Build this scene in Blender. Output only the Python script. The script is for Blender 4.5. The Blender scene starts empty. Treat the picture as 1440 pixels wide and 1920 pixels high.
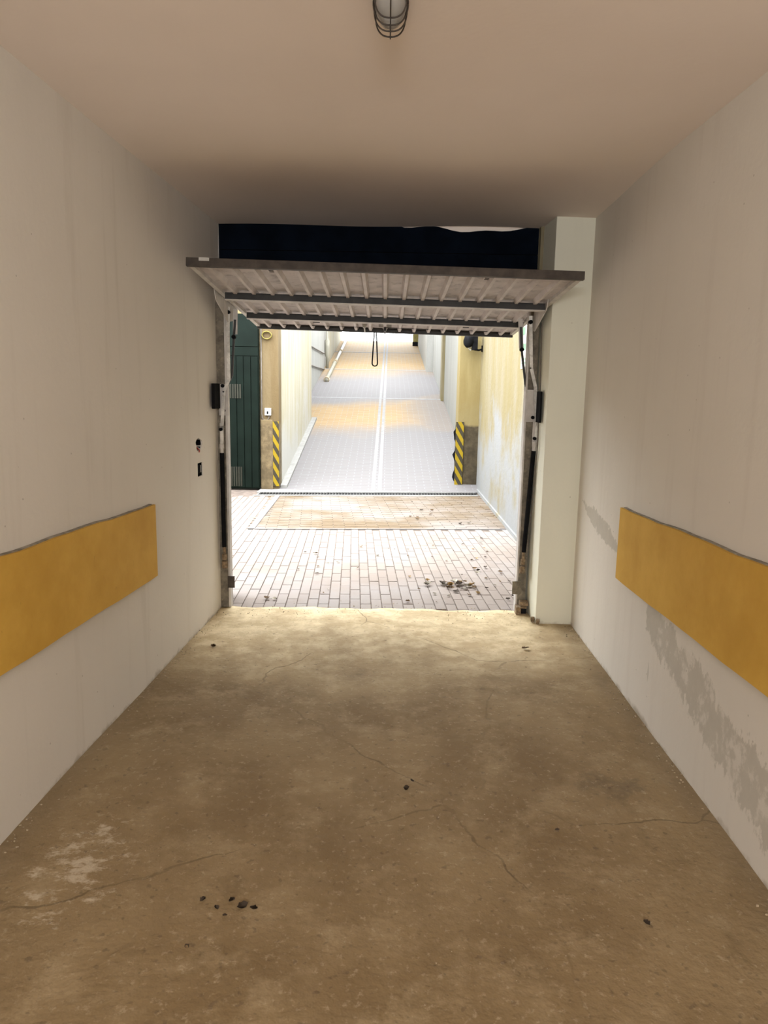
import bpy, bmesh, math, random
from mathutils import Vector, Matrix
random.seed(7)
SC = bpy.context.scene
COL = SC.collection

# ------------------------------------------------------------------ camera
PITCH = math.radians(9.593); ROLL = math.radians(1.008); FPX = 1367.86
cam_d = bpy.data.cameras.new('camera'); cam = bpy.data.objects.new('camera', cam_d); COL.objects.link(cam)
cam_d.sensor_fit = 'VERTICAL'; cam_d.sensor_height = 36.0; cam_d.lens = 36.0 * FPX / 1920.0
cam_d.clip_start = 0.05; cam_d.clip_end = 300
_f = Vector((0, math.cos(PITCH), -math.sin(PITCH))); _u0 = Vector((0, math.sin(PITCH), math.cos(PITCH))); _r0 = Vector((1, 0, 0))
_r = math.cos(ROLL) * _r0 + math.sin(ROLL) * _u0; _u = -math.sin(ROLL) * _r0 + math.cos(ROLL) * _u0
cam.matrix_world = Matrix(((_r.x, _u.x, -_f.x, 0), (_r.y, _u.y, -_f.y, 0), (_r.z, _u.z, -_f.z, 1.55), (0, 0, 0, 1)))
SC.camera = cam

# ------------------------------------------------------------------ world: bright overcast sky
SKY = 11.0
w = bpy.data.worlds.new('overcast_sky'); SC.world = w; w.use_nodes = True
bg = w.node_tree.nodes['Background']; bg.inputs['Color'].default_value = (0.93, 0.97, 1.0, 1); bg.inputs['Strength'].default_value = SKY

# ------------------------------------------------------------------ exposure
SC.view_settings.view_transform = 'Standard'; SC.view_settings.look = 'None'
SC.view_settings.gamma = 1.0; SC.view_settings.use_curve_mapping = False
SC.view_settings.exposure = 0.0
SC.cycles.max_bounces = 6; SC.cycles.diffuse_bounces = 4; SC.cycles.glossy_bounces = 2; SC.cycles.transmission_bounces = 4
SC.cycles.caustics_reflective = False; SC.cycles.caustics_refractive = False
FILL_POWER = 124.0  # strength of the added fill light behind the viewer

# ------------------------------------------------------------------ node helper
class G:
    def __init__(s, name):
        s.m = bpy.data.materials.new(name); s.m.use_nodes = True
        s.t = s.m.node_tree; s.b = s.t.nodes['Principled BSDF']; s._obj = None
        s.b.inputs['Specular IOR Level'].default_value = 0.25
    def n(s, typ, **kw):
        d = s.t.nodes.new(typ)
        for k, v in kw.items(): setattr(d, k, v)
        return d
    def put(s, v, sock):
        if isinstance(v, S): s.t.links.new(v.o, sock)
        else:
            if hasattr(sock.default_value, '__len__') and not hasattr(v, '__len__'): v = [v] * len(sock.default_value)
            if hasattr(v, '__len__') and len(v) == 3 and len(sock.default_value) == 4: v = tuple(v) + (1,)
            sock.default_value = v
    def math(s, op, a, b=0.0, c=None, clamp=False):
        d = s.n('ShaderNodeMath', operation=op); d.use_clamp = clamp
        s.put(a, d.inputs[0]); s.put(b, d.inputs[1])
        if c is not None: s.put(c, d.inputs[2])
        return S(s, d.outputs[0])
    def co(s):
        if s._obj is None: s._obj = s.n('ShaderNodeTexCoord').outputs['Object']
        return S(s, s._obj)
    def xyz(s, v=None):
        d = s.n('ShaderNodeSeparateXYZ'); s.put(v or s.co(), d.inputs[0])
        return [S(s, o) for o in d.outputs]
    def mp(s, scale=(1, 1, 1), rot=(0, 0, 0), loc=(0, 0, 0)):
        d = s.n('ShaderNodeMapping'); s.put(s.co(), d.inputs[0])
        d.inputs['Scale'].default_value = scale; d.inputs['Rotation'].default_value = rot; d.inputs['Location'].default_value = loc
        return S(s, d.outputs[0])
    def noise(s, scale=5, detail=4, rough=.55, v=None, dist=0.0):
        d = s.n('ShaderNodeTexNoise'); s.put(v or s.co(), d.inputs['Vector'])
        d.inputs['Scale'].default_value = scale; d.inputs['Detail'].default_value = detail; d.inputs['Roughness'].default_value = rough
        d.inputs['Distortion'].default_value = dist
        return S(s, d.outputs[0])
    def vor(s, scale=5, feature='F1', v=None, rnd=1.0):
        d = s.n('ShaderNodeTexVoronoi', feature=feature); s.put(v or s.co(), d.inputs['Vector'])
        d.inputs['Scale'].default_value = scale; d.inputs['Randomness'].default_value = rnd
        return S(s, d.outputs['Distance'])
    def ramp(s, f, lo, hi):      # smooth 0..1 between lo and hi
        d = s.n('ShaderNodeMapRange', interpolation_type='SMOOTHSTEP'); s.put(f, d.inputs['Value'])
        d.inputs['From Min'].default_value = lo; d.inputs['From Max'].default_value = hi
        return S(s, d.outputs[0])
    def mix(s, f, a, b):
        d = s.n('ShaderNodeMix', data_type='RGBA'); s.put(f, d.inputs['Factor'])
        s.put(a, d.inputs[6]); s.put(b, d.inputs[7])
        return S(s, d.outputs[2])
    def mul(s, f, a, b):
        d = s.n('ShaderNodeMix', data_type='RGBA', blend_type='MULTIPLY'); s.put(f, d.inputs['Factor'])
        s.put(a, d.inputs[6]); s.put(b, d.inputs[7])
        return S(s, d.outputs[2])
    def out(s, col, rough=.85, bump=None, bs=.3, bd=.01, metal=0.0):
        s.put(col, s.b.inputs['Base Color']); s.put(rough, s.b.inputs['Roughness']); s.put(metal, s.b.inputs['Metallic'])
        if bump is not None:
            d = s.n('ShaderNodeBump'); d.inputs['Strength'].default_value = bs; d.inputs['Distance'].default_value = bd
            s.put(bump, d.inputs['Height']); s.t.links.new(d.outputs[0], s.b.inputs['Normal'])
        return s.m
class S:
    def __init__(s, g, o): s.g = g; s.o = o
    def __add__(s, b): return s.g.math('ADD', s, b)
    def __radd__(s, b): return s.g.math('ADD', b, s)
    def __sub__(s, b): return s.g.math('SUBTRACT', s, b)
    def __rsub__(s, b): return s.g.math('SUBTRACT', b, s)
    def __mul__(s, b): return s.g.math('MULTIPLY', s, b)
    def __rmul__(s, b): return s.g.math('MULTIPLY', b, s)
    def __truediv__(s, b): return s.g.math('DIVIDE', s, b)
    def abs(s): return s.g.math('ABSOLUTE', s)
    def clamp(s): return s.g.math('ADD', s, 0.0, clamp=True)

def simple(name, col, rough=.7, var=.25, scale=8, bump=.0, metal=0.0, dirt=None, dirtamt=.4):
    g = G(name); n = g.noise(scale, 5, .6)
    c = g.mix(g.ramp(n, .3, .7), tuple(x * (1 - var) for x in col), tuple(min(1, x * (1 + var)) for x in col))
    if dirt:
        c = g.mix(g.ramp(g.noise(scale * 2.3, 6, .7), .52, .68) * dirtamt, c, dirt)
    return g.out(c, rough, n if bump else None, bump, .004, metal)

M = {}
# painted plaster of the garage walls
def plaster(name, base, streak=(.50, .44, .36), amt=.35, side=None):
    g = G(name)
    x, y, z = g.xyz()
    big = g.noise(.9, 5, .6)
    st = g.noise(1.0, 5, .6, g.mp((9, 9, .7)))
    c = g.mix(g.ramp(big, .35, .7) * .35, base, tuple(a * .86 for a in base))
    c = g.mix(g.ramp(st, .52, .75) * amt, c, streak)
    sp = g.vor(9)
    c = g.mix(g.math('LESS_THAN', sp, .035) * .45, c, (.22, .18, .13))
    # scuffed dirt along the foot of the wall
    foot = g.ramp(z + (g.noise(3.5, 5, .7) - .5) * .16, .02, -.02)
    c = g.mix(foot * .75, c, (.30, .24, .17))
    if side == 'right':
        wob = (g.noise(7, 6, .7) - .5)
        fine = (g.noise(22, 5, .7, g.mp((1, 1, .5))) - .5)
        zc = y * .236 + (-.265)
        isl = g.ramp(g.noise(6.5, 6, .72, g.mp((1, 1, .8))), .50, .60)
        d2 = (z - zc + wob * .16).abs() / (.10 - (y - 3.25) * .022) + fine * 2.4
        m2 = g.ramp(d2, 1.05, .8) * (1.0 - isl * .8) * g.math('LESS_THAN', y + wob * .3, 3.34) * g.math('LESS_THAN', z, .63)
        zc1 = y * .17 + .062
        d1 = (z - zc1 + wob * .16).abs() / .062 + ((y - 4.18).abs() / .42) * ((y - 4.18).abs() / .42) * .8 + fine * 1.2
        m1 = g.ramp(d1, 1.0, .82)
        scr = g.ramp(((y - 3.266).abs() / .008) + ((z - .256).abs() / .05) + fine, 1.2, .9)
        mm = g.math('MAXIMUM', g.math('MAXIMUM', m1, m2), scr)
        c = g.mix(mm * .6, c, g.mix(g.noise(14, 5, .6), (.33, .30, .25), (.50, .47, .40)))
        hgt = g.noise(34, 2, .6) * .4 + g.noise(2.2, 1, .5) * .5
    else:
        hgt = g.noise(34, 2, .6) * .4 + g.noise(2.2, 1, .5) * .5
    return g.out(c, .9, hgt, .35, .006)
M['wall_l'] = plaster('plaster_left', (.71, .665, .60), (.52, .47, .40), .30)
M['wall_r'] = plaster('plaster_right', (.71, .665, .60), (.55, .49, .43), .22, 'right')
M['wall_b'] = plaster('plaster_back', (.68, .63, .54))
M['pillar'] = plaster('plaster_pillar', (.74, .73, .62), (.60, .58, .48), .15)
g = G('ceiling_paint'); nb = g.noise(.8, 4, .6)
c = g.mix(g.ramp(nb, .35, .7) * .5, (.84, .745, .675), (.78, .685, .615))
M['ceil'] = g.out(c, .92, g.noise(1.6, 2, .6) + g.noise(45, 1, .6) * .1, .35, .012)

# worn brown concrete floor
g = G('garage_concrete'); x, y, z = g.xyz()
n1 = g.noise(1.3, 5, .62); n2 = g.noise(5, 6, .70); n3 = g.noise(38, 3, .7); nst = g.noise(2.2, 5, .68, g.mp((1.6, .8, 1)))
c = g.mix(g.ramp(n1, .32, .68), (.190, .128, .062), (.275, .196, .104))
c = g.mix(g.ramp(n2, .46, .74) * .75, c, (.36, .272, .160))
c = g.mix(g.ramp(nst, .56, .74) * .55, c, (.145, .098, .048))
dusty_lit = g.ramp(y + (n1 - .5) * 1.6, 3.4, 4.9)
c = g.mix(dusty_lit * (.72 + n2 * .35), c, g.mix(g.ramp(n2, .38, .66), (.52, .40, .235), (.74, .61, .39)))        # dusty threshold, with the doorway's light painted into its pale tone
ex = ((x + .98) / .22); ey = ((y - 2.15) / .34)
pt = g.ramp(ex * ex + ey * ey + (g.noise(9, 6, .75, g.mp((1, 1.6, 1))) - .5) * 6.0, .3, -.5)
c = g.mix(pt * .7, c, (.56, .47, .35))
ex = ((x - .92) / .16); ey = ((y - 2.7) / .12)
c = g.mix(g.ramp(ex * ex + ey * ey + (g.noise(11, 6, .75) - .5) * 4.0, .8, -.1) * .6, c, (.15, .11, .065))
dv = g.n('ShaderNodeVectorMath', operation='ADD'); g.t.links.new(g.mp((1, 1, 1), (0, 0, .5)).o, dv.inputs[0])
dn = g.n('ShaderNodeTexNoise'); g.put(g.co(), dn.inputs['Vector']); dn.inputs['Scale'].default_value = 4.0; dn.inputs['Detail'].default_value = 4
ds = g.n('ShaderNodeVectorMath', operation='SCALE'); g.t.links.new(dn.outputs['Color'], ds.inputs[0]); ds.inputs['Scale'].default_value = .16
g.t.links.new(ds.outputs[0], dv.inputs[1])
crk = g.vor(.62, 'DISTANCE_TO_EDGE', S(g, dv.outputs[0]))
c = g.mix(g.ramp(crk, .0035, .0012) * g.ramp(n1, .44, .58) * .55, c, (.085, .058, .03))
c = g.mix(g.ramp(n3, .56, .72) * .42, c, (.46, .37, .25))
c = g.mix(g.ramp(g.noise(30, 2, .6), .64, .70) * .40, c, (.10, .07, .045))
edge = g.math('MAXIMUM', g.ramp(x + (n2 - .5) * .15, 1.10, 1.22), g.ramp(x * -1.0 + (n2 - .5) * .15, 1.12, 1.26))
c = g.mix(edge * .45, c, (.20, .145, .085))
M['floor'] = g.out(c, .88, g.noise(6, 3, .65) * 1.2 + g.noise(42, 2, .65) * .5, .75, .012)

# brick pavers (colour differs from brick to brick)
def brick_mat(name, a, b, joint=None):
    g = G(name)
    oi = S(g, g.n('ShaderNodeObjectInfo').outputs['Random']); ri = S(g, g.n('ShaderNodeNewGeometry').outputs['Random Per Island'])
    r = g.math('FRACT', oi * 3.7 + ri * 5.3)
    c = g.mix(r, a, b)
    wn = S(g, g.n('ShaderNodeNewGeometry').outputs['Position'])
    c = g.mix(g.ramp(g.noise(.7, 5, .6, wn), .4, .65) * .55, c, (.40, .37, .36))
    c = g.mix(g.ramp(g.noise(14, 5, .7, wn), .55, .75) * .35, c, (.42, .365, .31))
    return g.out(c, .8, g.noise(60, 1, .6, wn), .25, .003)
M['brick'] = brick_mat('brick_paver', (.325, .262, .222), (.37, .305, .262))
M['brick_b'] = brick_mat('brick_paver_cross', (.178, .122, .066), (.21, .148, .09))
M['mortar'] = simple('paving_joint', (.235, .185, .155), .95, .25, 12)
M['border'] = simple('pale_border_course', (.25, .235, .225), .8, .1, 9)
M['drainconc'] = simple('pale_drain_concrete', (.36, .35, .33), .9, .12, 9)

# ramp: small cross-laid brick, sky-lit pale and shaded orange bands painted into the colour
g = G('ramp_brick'); x, y, z = g.xyz()
bt = g.n('ShaderNodeTexBrick'); g.put(g.mp((1, 1, 1)), bt.inputs['Vector'])
bt.inputs['Scale'].default_value = 1.0; bt.inputs['Brick Width'].default_value = .25; bt.inputs['Row Height'].default_value = .085
bt.inputs['Mortar Size'].default_value = .008; bt.inputs['Color1'].default_value = (.38, .235, .095, 1); bt.inputs['Color2'].default_value = (.43, .285, .125, 1)
bt.inputs['Mortar'].default_value = (.36, .31, .24, 1)
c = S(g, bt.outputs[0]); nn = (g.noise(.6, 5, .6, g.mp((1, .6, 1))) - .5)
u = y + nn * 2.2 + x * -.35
sky_band = g.math('MAXIMUM', g.ramp(u, 16.3, 14.6), g.ramp(u, 17.6, 18.8) * g.ramp(u, 24.5, 21.0))
sky_band = g.math('MAXIMUM', sky_band, g.ramp(x + nn, .1, 1.1) * g.ramp(u, 23.0, 19.0) * .8)
c = g.mix(sky_band * .82, c, g.mix(S(g, bt.outputs[1]), (.180, .190, .220), (.245, .25, .27)))
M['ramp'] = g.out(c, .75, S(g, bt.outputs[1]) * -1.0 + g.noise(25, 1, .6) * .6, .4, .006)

# outdoor cream plaster, weathered
def outwall(name, a, b, lowtone=(.62, .60, .58), amt=.5, dark=None):
    g = G(name); x, y, z = g.xyz()
    st = g.noise(1.2, 5, .62, g.mp((3.2, 3.2, .45))); bl = g.noise(1.1, 6, .65)
    c = g.mix(g.ramp(st, .38, .66), a, b)
    c = g.mix(g.ramp(bl + (z - 1.0) * -.18, .45, .66) * amt, c, lowtone)  # second tone blotched in, stronger towards the bottom
    if dark is not None:
        c = g.mix(g.ramp(z + (g.noise(9, 4, .6) - .5) * .06, 1.02, .97), c, g.mix(g.ramp(g.noise(6, 6, .7), .35, .7), dark, tuple(min(1, q * 2.1) for q in dark)))
    return g.out(c, .9, g.noise(16, 3, .7), .45, .012)
M['ow_cream'] = outwall('cream_plaster', (.29, .235, .112), (.32, .275, .18), (.33, .34, .355), .85)
M['ow_white'] = outwall('pale_plaster', (.40, .395, .36), (.45, .44, .41), (.43, .47, .51), .6)
M['ow_left'] = outwall('cream_plaster_ramp', (.54, .49, .35), (.60, .57, .48), (.62, .61, .58), .8)
M['ow_pier_l'] = outwall('tan_plaster_pier', (.19, .132, .062), (.235, .175, .095), (.20, .15, .08), .5, (.135, .10, .055))
M['ow_pier_r'] = outwall('yellow_plaster_pier', (.29, .22, .09), (.36, .29, .135), (.31, .255, .13), .5, (.055, .042, .024))
M['ow_far'] = outwall('shade_slab_pale', (.36, .35, .32), (.40, .39, .36))

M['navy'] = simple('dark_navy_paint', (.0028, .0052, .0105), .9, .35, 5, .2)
M['door_skin'] = simple('grey_door_sheet', (.50, .455, .44), .55, .14, 6, .15, .0, (.14, .12, .11), .5)
M['door_rib'] = simple('grey_door_rib', (.55, .50, .48), .5, .12, 6)
M['door_dark'] = simple('dark_brown_steel', (.055, .044, .036), .6, .3, 14)
M['rail'] = simple('dark_rail_steel', (.035, .034, .034), .5, .3, 10)
M['flange'] = simple('light_grey_steel', (.52, .49, .46), .5, .15, 10)
M['steel'] = simple('galvanised_steel', (.50, .48, .44), .4, .25, 18, 0, .35, (.20, .15, .10), .5)
M['post'] = simple('weathered_steel_post', (.155, .135, .105), .6, .4, 14, .3, 0, (.34, .29, .21), .6)
M['black'] = simple('black_rubber', (.008, .008, .009), .85, .3, 20)
M['rust'] = simple('rusty_steel', (.20, .14, .085), .8, .45, 30, .5, 0, (.45, .38, .28), .5)
M['black'].node_tree.nodes['Principled BSDF'].inputs['Specular IOR Level'].default_value = .05
M['navy'].node_tree.nodes['Principled BSDF'].inputs['Specular IOR Level'].default_value = .05
g = G('yellow_foam_board'); n = g.noise(2.2, 6, .65); x, y, z = g.xyz()
c = g.mix(g.ramp(n, .3, .72), (.56, .32, .048), (.68, .415, .075))
c = g.mix(g.ramp(g.noise(13, 6, .75, g.mp((1, 2.2, .8))), .63, .74) * .45, c, (.26, .15, .035))
M['yellow'] = g.out(c, .72, g.noise(70, 3, .6), .15, .003)
M['greyedge'] = simple('grey_board_edge', (.30, .27, .22), .9, .3, 20, .3)
M['green'] = simple('dark_green_steel', (.0065, .0125, .0092), .45, .2, 3)
M['green'].node_tree.nodes['Principled BSDF'].inputs['Specular IOR Level'].default_value = .08
M['olive'] = simple('olive_vent_steel', (.030, .030, .020), .6, .2, 8)
g = G('hazard_stripes'); x, y, z = g.xyz()
fr = g.math('FRACT', (z + x * 1.7) / .205)
c = g.mix(g.math('LESS_THAN', fr + (g.noise(25, 4, .6) - .5) * .05, .5), (.38, .26, .008), (.055, .045, .028))
c = g.mix(g.ramp(g.noise(18, 6, .7), .60, .68) * .45, c, (.17, .145, .10))
M['hazard'] = g.out(c, .6)
M['white'] = simple('white_plastic', (.45, .44, .41), .5, .08, 10)
M['conduit'] = simple('grey_conduit', (.14, .12, .10), .6, .2, 10)
M['pipe'] = simple('pale_pipe', (.36, .34, .27), .5, .12, 5)
M['cable_y'] = simple('yellow_cable', (.30, .25, .06), .5, .2, 10)
M['signgreen'] = simple('green_print', (.16, .34, .18), .6, .1, 10)
M['leaf1'] = simple('dry_leaf_brown', (.14, .085, .042), .8, .5, 30)
M['leaf2'] = simple('dry_leaf_tan', (.34, .22, .09), .8, .4, 30)
M['leaf3'] = simple('dry_leaf_dark', (.075, .055, .040), .8, .4, 30)
M['leaf4'] = simple('pale_leaf_scrap', (.42, .38, .31), .8, .2, 30)
M['crumb'] = simple('plaster_crumb', (.34, .27, .18), .9, .5, 60)
M['wire_r'] = simple('red_wire', (.35, .05, .03), .5, .2, 30)
M['lampcage'] = simple('brown_cage_wire', (.045, .034, .026), .5, .3, 30)
M['lampbase'] = simple('lamp_base_metal', (.55, .52, .47), .4, .2, 20, 0, .5)
g = G('lamp_glass'); g.out((.96, .94, .90), .16); g.b.inputs['Transmission Weight'].default_value = .6; g.b.inputs['IOR'].default_value = 1.45
M['glass'] = g.m
M['bulb'] = simple('white_bulb', (.80, .77, .70), .3, .05, 10)
def emit(name, col, st):
    g = G(name); g.put(col, g.b.inputs['Base Color']); g.put(col, g.b.inputs['Emission Color']); g.b.inputs['Emission Strength'].default_value = st
    return g.m
M['tube'] = emit('fill_tube_glow', (1.0, .985, .96), 30.0)  # glow of the added fill tube
M['glow'] = emit('lit_lamp_globe', (1.0, .95, .82), 6.0)

def tint(m, k):                     # deepen a material's colour
    t = m.node_tree; b = t.nodes['Principled BSDF']; l = b.inputs['Base Color'].links
    if l:
        src = l[0].from_socket; d = t.nodes.new('ShaderNodeMix'); d.data_type = 'RGBA'; d.blend_type = 'MULTIPLY'; d.inputs['Factor'].default_value = 1
        t.links.new(src, d.inputs[6]); d.inputs[7].default_value = (k, k, k, 1); t.links.new(d.outputs[2], b.inputs['Base Color'])
for k_ in ('brick', 'brick_b', 'mortar', 'border', 'drainconc', 'ramp', 'ow_cream', 'ow_white', 'ow_left', 'ow_pier_l', 'ow_pier_r', 'ow_far', 'green', 'olive', 'hazard', 'pipe', 'cable_y', 'signgreen'): tint(M[k_], .71)

# ------------------------------------------------------------------ mesh helpers
def box(bm, x0, x1, y0, y1, z0, z1):
    v = [bm.verts.new(p) for p in ((x0, y0, z0), (x1, y0, z0), (x1, y1, z0), (x0, y1, z0), (x0, y0, z1), (x1, y0, z1), (x1, y1, z1), (x0, y1, z1))]
    for f in ((0, 3, 2, 1), (4, 5, 6, 7), (0, 1, 5, 4), (1, 2, 6, 5), (2, 3, 7, 6), (3, 0, 4, 7)): bm.faces.new([v[i] for i in f])
    return v
def prism(bm, pts, z0, z1):        # polygon in XY extruded in Z (counter-clockwise)
    a = [bm.verts.new((p[0], p[1], z0)) for p in pts]; b = [bm.verts.new((p[0], p[1], z1)) for p in pts]
    n = len(pts)
    bm.faces.new(a[::-1]); bm.faces.new(b)
    for i in range(n): bm.faces.new((a[i], a[(i + 1) % n], b[(i + 1) % n], b[i]))
def tube(bm, pts, r, seg=8, closed=False, caps=True):
    pts = [Vector(p) for p in pts]; n = len(pts); rings = []
    ref = None
    for i, p in enumerate(pts):
        if closed: d = pts[(i + 1) % n] - pts[i - 1]
        else: d = pts[min(i + 1, n - 1)] - pts[max(i - 1, 0)]
        d.normalize()
        if ref is None: ref = Vector((0, 0, 1)) if abs(d.z) < .9 else Vector((1, 0, 0))
        a = d.cross(ref).normalized(); b = a.cross(d).normalized(); ref = b
        rr = r[i] if hasattr(r, '__len__') else r
        rings.append([bm.verts.new(p + a * math.cos(2 * math.pi * k / seg) * rr + b * math.sin(2 * math.pi * k / seg) * rr) for k in range(seg)])
    m = n if closed else n - 1
    for i in range(m):
        A, B = rings[i], rings[(i + 1) % n]
        for k in range(seg): bm.faces.new((A[k], A[(k + 1) % seg], B[(k + 1) % seg], B[k]))
    if caps and not closed:
        bm.faces.new(rings[0][::-1]); bm.faces.new(rings[-1])
def flatbar(bm, pts, wd, th):      # ribbon bar in the XZ plane with thickness along Y
    for (a, b) in zip(pts[:-1], pts[1:]):
        a = Vector(a); b = Vector(b); d = (b - a).normalized(); s = Vector((d.z, 0, -d.x)).normalized() * wd * .5; t = Vector((0, th * .5, 0))
        a = a - d * wd * .25; b = b + d * wd * .25
        v = [bm.verts.new(q) for q in (a - s - t, a + s - t, b + s - t, b - s - t, a - s + t, a + s + t, b + s + t, b - s + t)]
        for f in ((0, 3, 2, 1), (4, 5, 6, 7), (0, 1, 5, 4), (1, 2, 6, 5), (2, 3, 7, 6), (3, 0, 4, 7)): bm.faces.new([v[i] for i in f])
def obj(name, bm, mat, parent=None, smooth=False, bevel=0.0):
    me = bpy.data.meshes.new(name)
    if isinstance(bm, bmesh.types.BMesh):
        bmesh.ops.recalc_face_normals(bm, faces=bm.faces[:])
        if bevel: bmesh.ops.bevel(bm, geom=bm.edges[:], offset=bevel, segments=2, affect='EDGES', profile=.7)
        bm.to_mesh(me); bm.free()
    else: me = bm
    if mat is not None:
        me.materials.clear(); me.materials.append(mat)
    if smooth:
        for p in me.polygons: p.use_smooth = True
    o = bpy.data.objects.new(name, me); COL.objects.link(o); o.parent = parent
    return o
def B(): return bmesh.new()
def bobj(name, mat, parent, *boxes, bevel=0.0):
    bm = B()
    for b in boxes: box(bm, *b)
    return obj(name, bm, mat, parent, bevel=bevel)
def tag(o, label, cat, group=None):
    o['label'] = label; o['category'] = cat
    if group: o['group'] = group
    return o
def struct(o, label, cat):
    o['kind'] = 'structure'; o['label'] = label; o['category'] = cat
    return o
def thing(name, label, cat, loc=(0, 0, 0), group=None):
    o = bpy.data.objects.new(name, None); COL.objects.link(o); o.location = loc; o.empty_display_size = .1
    return tag(o, label, cat, group)
def child_at(o, p):               # keep world-coordinate mesh under a parent empty with plain translation
    o.matrix_parent_inverse = Matrix.Translation(p.location).inverted(); return o

# ------------------------------------------------------------------ garage shell
xl = lambda y: -1.398 + .0506 * y
xr = lambda y: 1.2065 + .01527 * y
CEIL = 2.622; YB = -2.6; YH = 5.13
def grid_floor():
    bm = B(); nx, ny = 50, 150
    vs = []
    for j in range(ny + 1):
        row = []
        for i in range(nx + 1):
            yy = YB + (5.02 - YB) * j / ny
            x0, x1 = -1.56, 1.42
            if yy > 4.9: pass
            xx = x0 + (x1 - x0) * i / nx
            if j == ny: yy += .012 * math.sin(xx * 9) + .01 * math.sin(xx * 23 + 1) + random.uniform(-.006, .006)
            h = .004 * math.sin(xx * 3.1 + yy * 1.7) + .003 * math.sin(yy * 4.3 - xx * 2) + random.uniform(-.0008, .0008)
            if yy > 4.9: h = h * .4 + .001
            row.append(bm.verts.new((xx, yy, h)))
        vs.append(row)
    for j in range(ny):
        for i in range(nx): bm.faces.new((vs[j][i], vs[j][i + 1], vs[j + 1][i + 1], vs[j + 1][i]))
    low = [bm.verts.new((v.co.x, v.co.y, -.06)) for v in vs[-1]]
    for i in range(nx): bm.faces.new((vs[-1][i], vs[-1][i + 1], low[i + 1], low[i]))
    return bm
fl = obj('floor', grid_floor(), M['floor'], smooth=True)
struct(fl, 'worn brown concrete floor of the garage', 'floor')

def wall_prism(name, pts, z0, z1, mat, label, cat='wall'):
    bm = B(); prism(bm, pts, z0, z1)
    return struct(obj(name, bm, mat), label, cat)
wl = wall_prism('wall_left', [(xl(YB), YB), (xl(5.12), 5.12), (xl(5.12) - .25, 5.12), (xl(YB) - .25, YB)], -.03, CEIL + .03, M['wall_l'], 'left garage wall of stained off-white plaster')
def subdiv_cut(o, cutters):
    for cbm in cutters:
        c = obj('cutter', cbm, None)
        m = o.modifiers.new('b', 'BOOLEAN'); m.operation = 'DIFFERENCE'; m.object = c; m.solver = 'EXACT'
        bpy.context.view_layer.update()
        dg = bpy.context.evaluated_depsgraph_get()
        me = bpy.data.meshes.new_from_object(o.evaluated_get(dg))
        o.modifiers.clear(); old = o.data; mats = [q for q in old.materials]; o.data = me
        me.materials.clear(); [me.materials.append(q) for q in mats]
        bpy.data.objects.remove(c)
c1 = B(); cx = xl(4.573)
tube(c1, [(cx - .07, 4.573, 1.187), (cx + .05, 4.573, 1.187)], .034, 18)
for v in c1.verts:                                    # ragged round hole
    a = math.atan2(v.co.z - 1.187, v.co.y - 4.573); k = 1 + .12 * math.sin(3 * a + 1) + .08 * math.sin(5 * a)
    v.co.z = 1.187 + (v.co.z - 1.187) * k * 1.15; v.co.y = 4.573 + (v.co.y - 4.573) * k * 1.9
c2 = B(); box(c2, cx - .06, cx + .05, 4.535, 4.64, .985, 1.07)
subdiv_cut(wl, [c1, c2])
wall_prism('wall_right', [(xr(YB) + .25, YB), (xr(5.4) + .1, 5.3), (xr(5.12), 5.12), (xr(YB), YB)], -.03, CEIL + .03, M['wall_r'], 'right garage wall of off-white plaster with grey peeled patches')
wall_prism('wall_back', [(-1.8, YB - .2), (1.5, YB - .2), (1.5, YB), (-1.8, YB)], -.03, CEIL + .03, M['wall_b'], 'back wall of the garage')
ce = bobj('ceiling', M['ceil'], None, (-1.9, 1.7, YB - .2, 5.12, CEIL, CEIL + .3))
bm = B(); nx, ny = 30, 70
for o_ in (0,):
    vs = [[bm.verts.new((-1.9 + 3.6 * i / nx, YB - .2 + (5.32 - YB) * j / ny, CEIL + .006 * math.sin(i * .5 + j * .23) + .005 * math.sin(j * .35 - i * .2) - .003)) for i in range(nx + 1)] for j in range(ny + 1)]
    for j in range(ny):
        for i in range(nx): bm.faces.new((vs[j][i], vs[j + 1][i], vs[j + 1][i + 1], vs[j][i + 1]))
top = [(-1.9, YB - .2), (1.7, YB - .2), (1.7, 5.12), (-1.9, 5.12)]
prism(bm, top, CEIL + .03, CEIL + .3)
bpy.data.objects.remove(ce)
ce = obj('ceiling', bm, M['ceil'], smooth=True); struct(ce, 'off-white plaster ceiling of the garage', 'ceiling')
# smooth only the rippled sheet
for p in ce.data.polygons: p.use_smooth = len(p.vertices) == 4 and p.center.z < CEIL + .02

# pillar on the right in front of the door frame
bm = B(); prism(bm, [(1.040, 4.765), (1.30, 4.755), (1.30, 5.14), (1.022, 5.14)], -.02, CEIL + .01)
struct(obj('wall_pillar', bm, M['pillar'], bevel=.006), 'pale plaster pillar beside the right door post', 'pillar')
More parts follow.
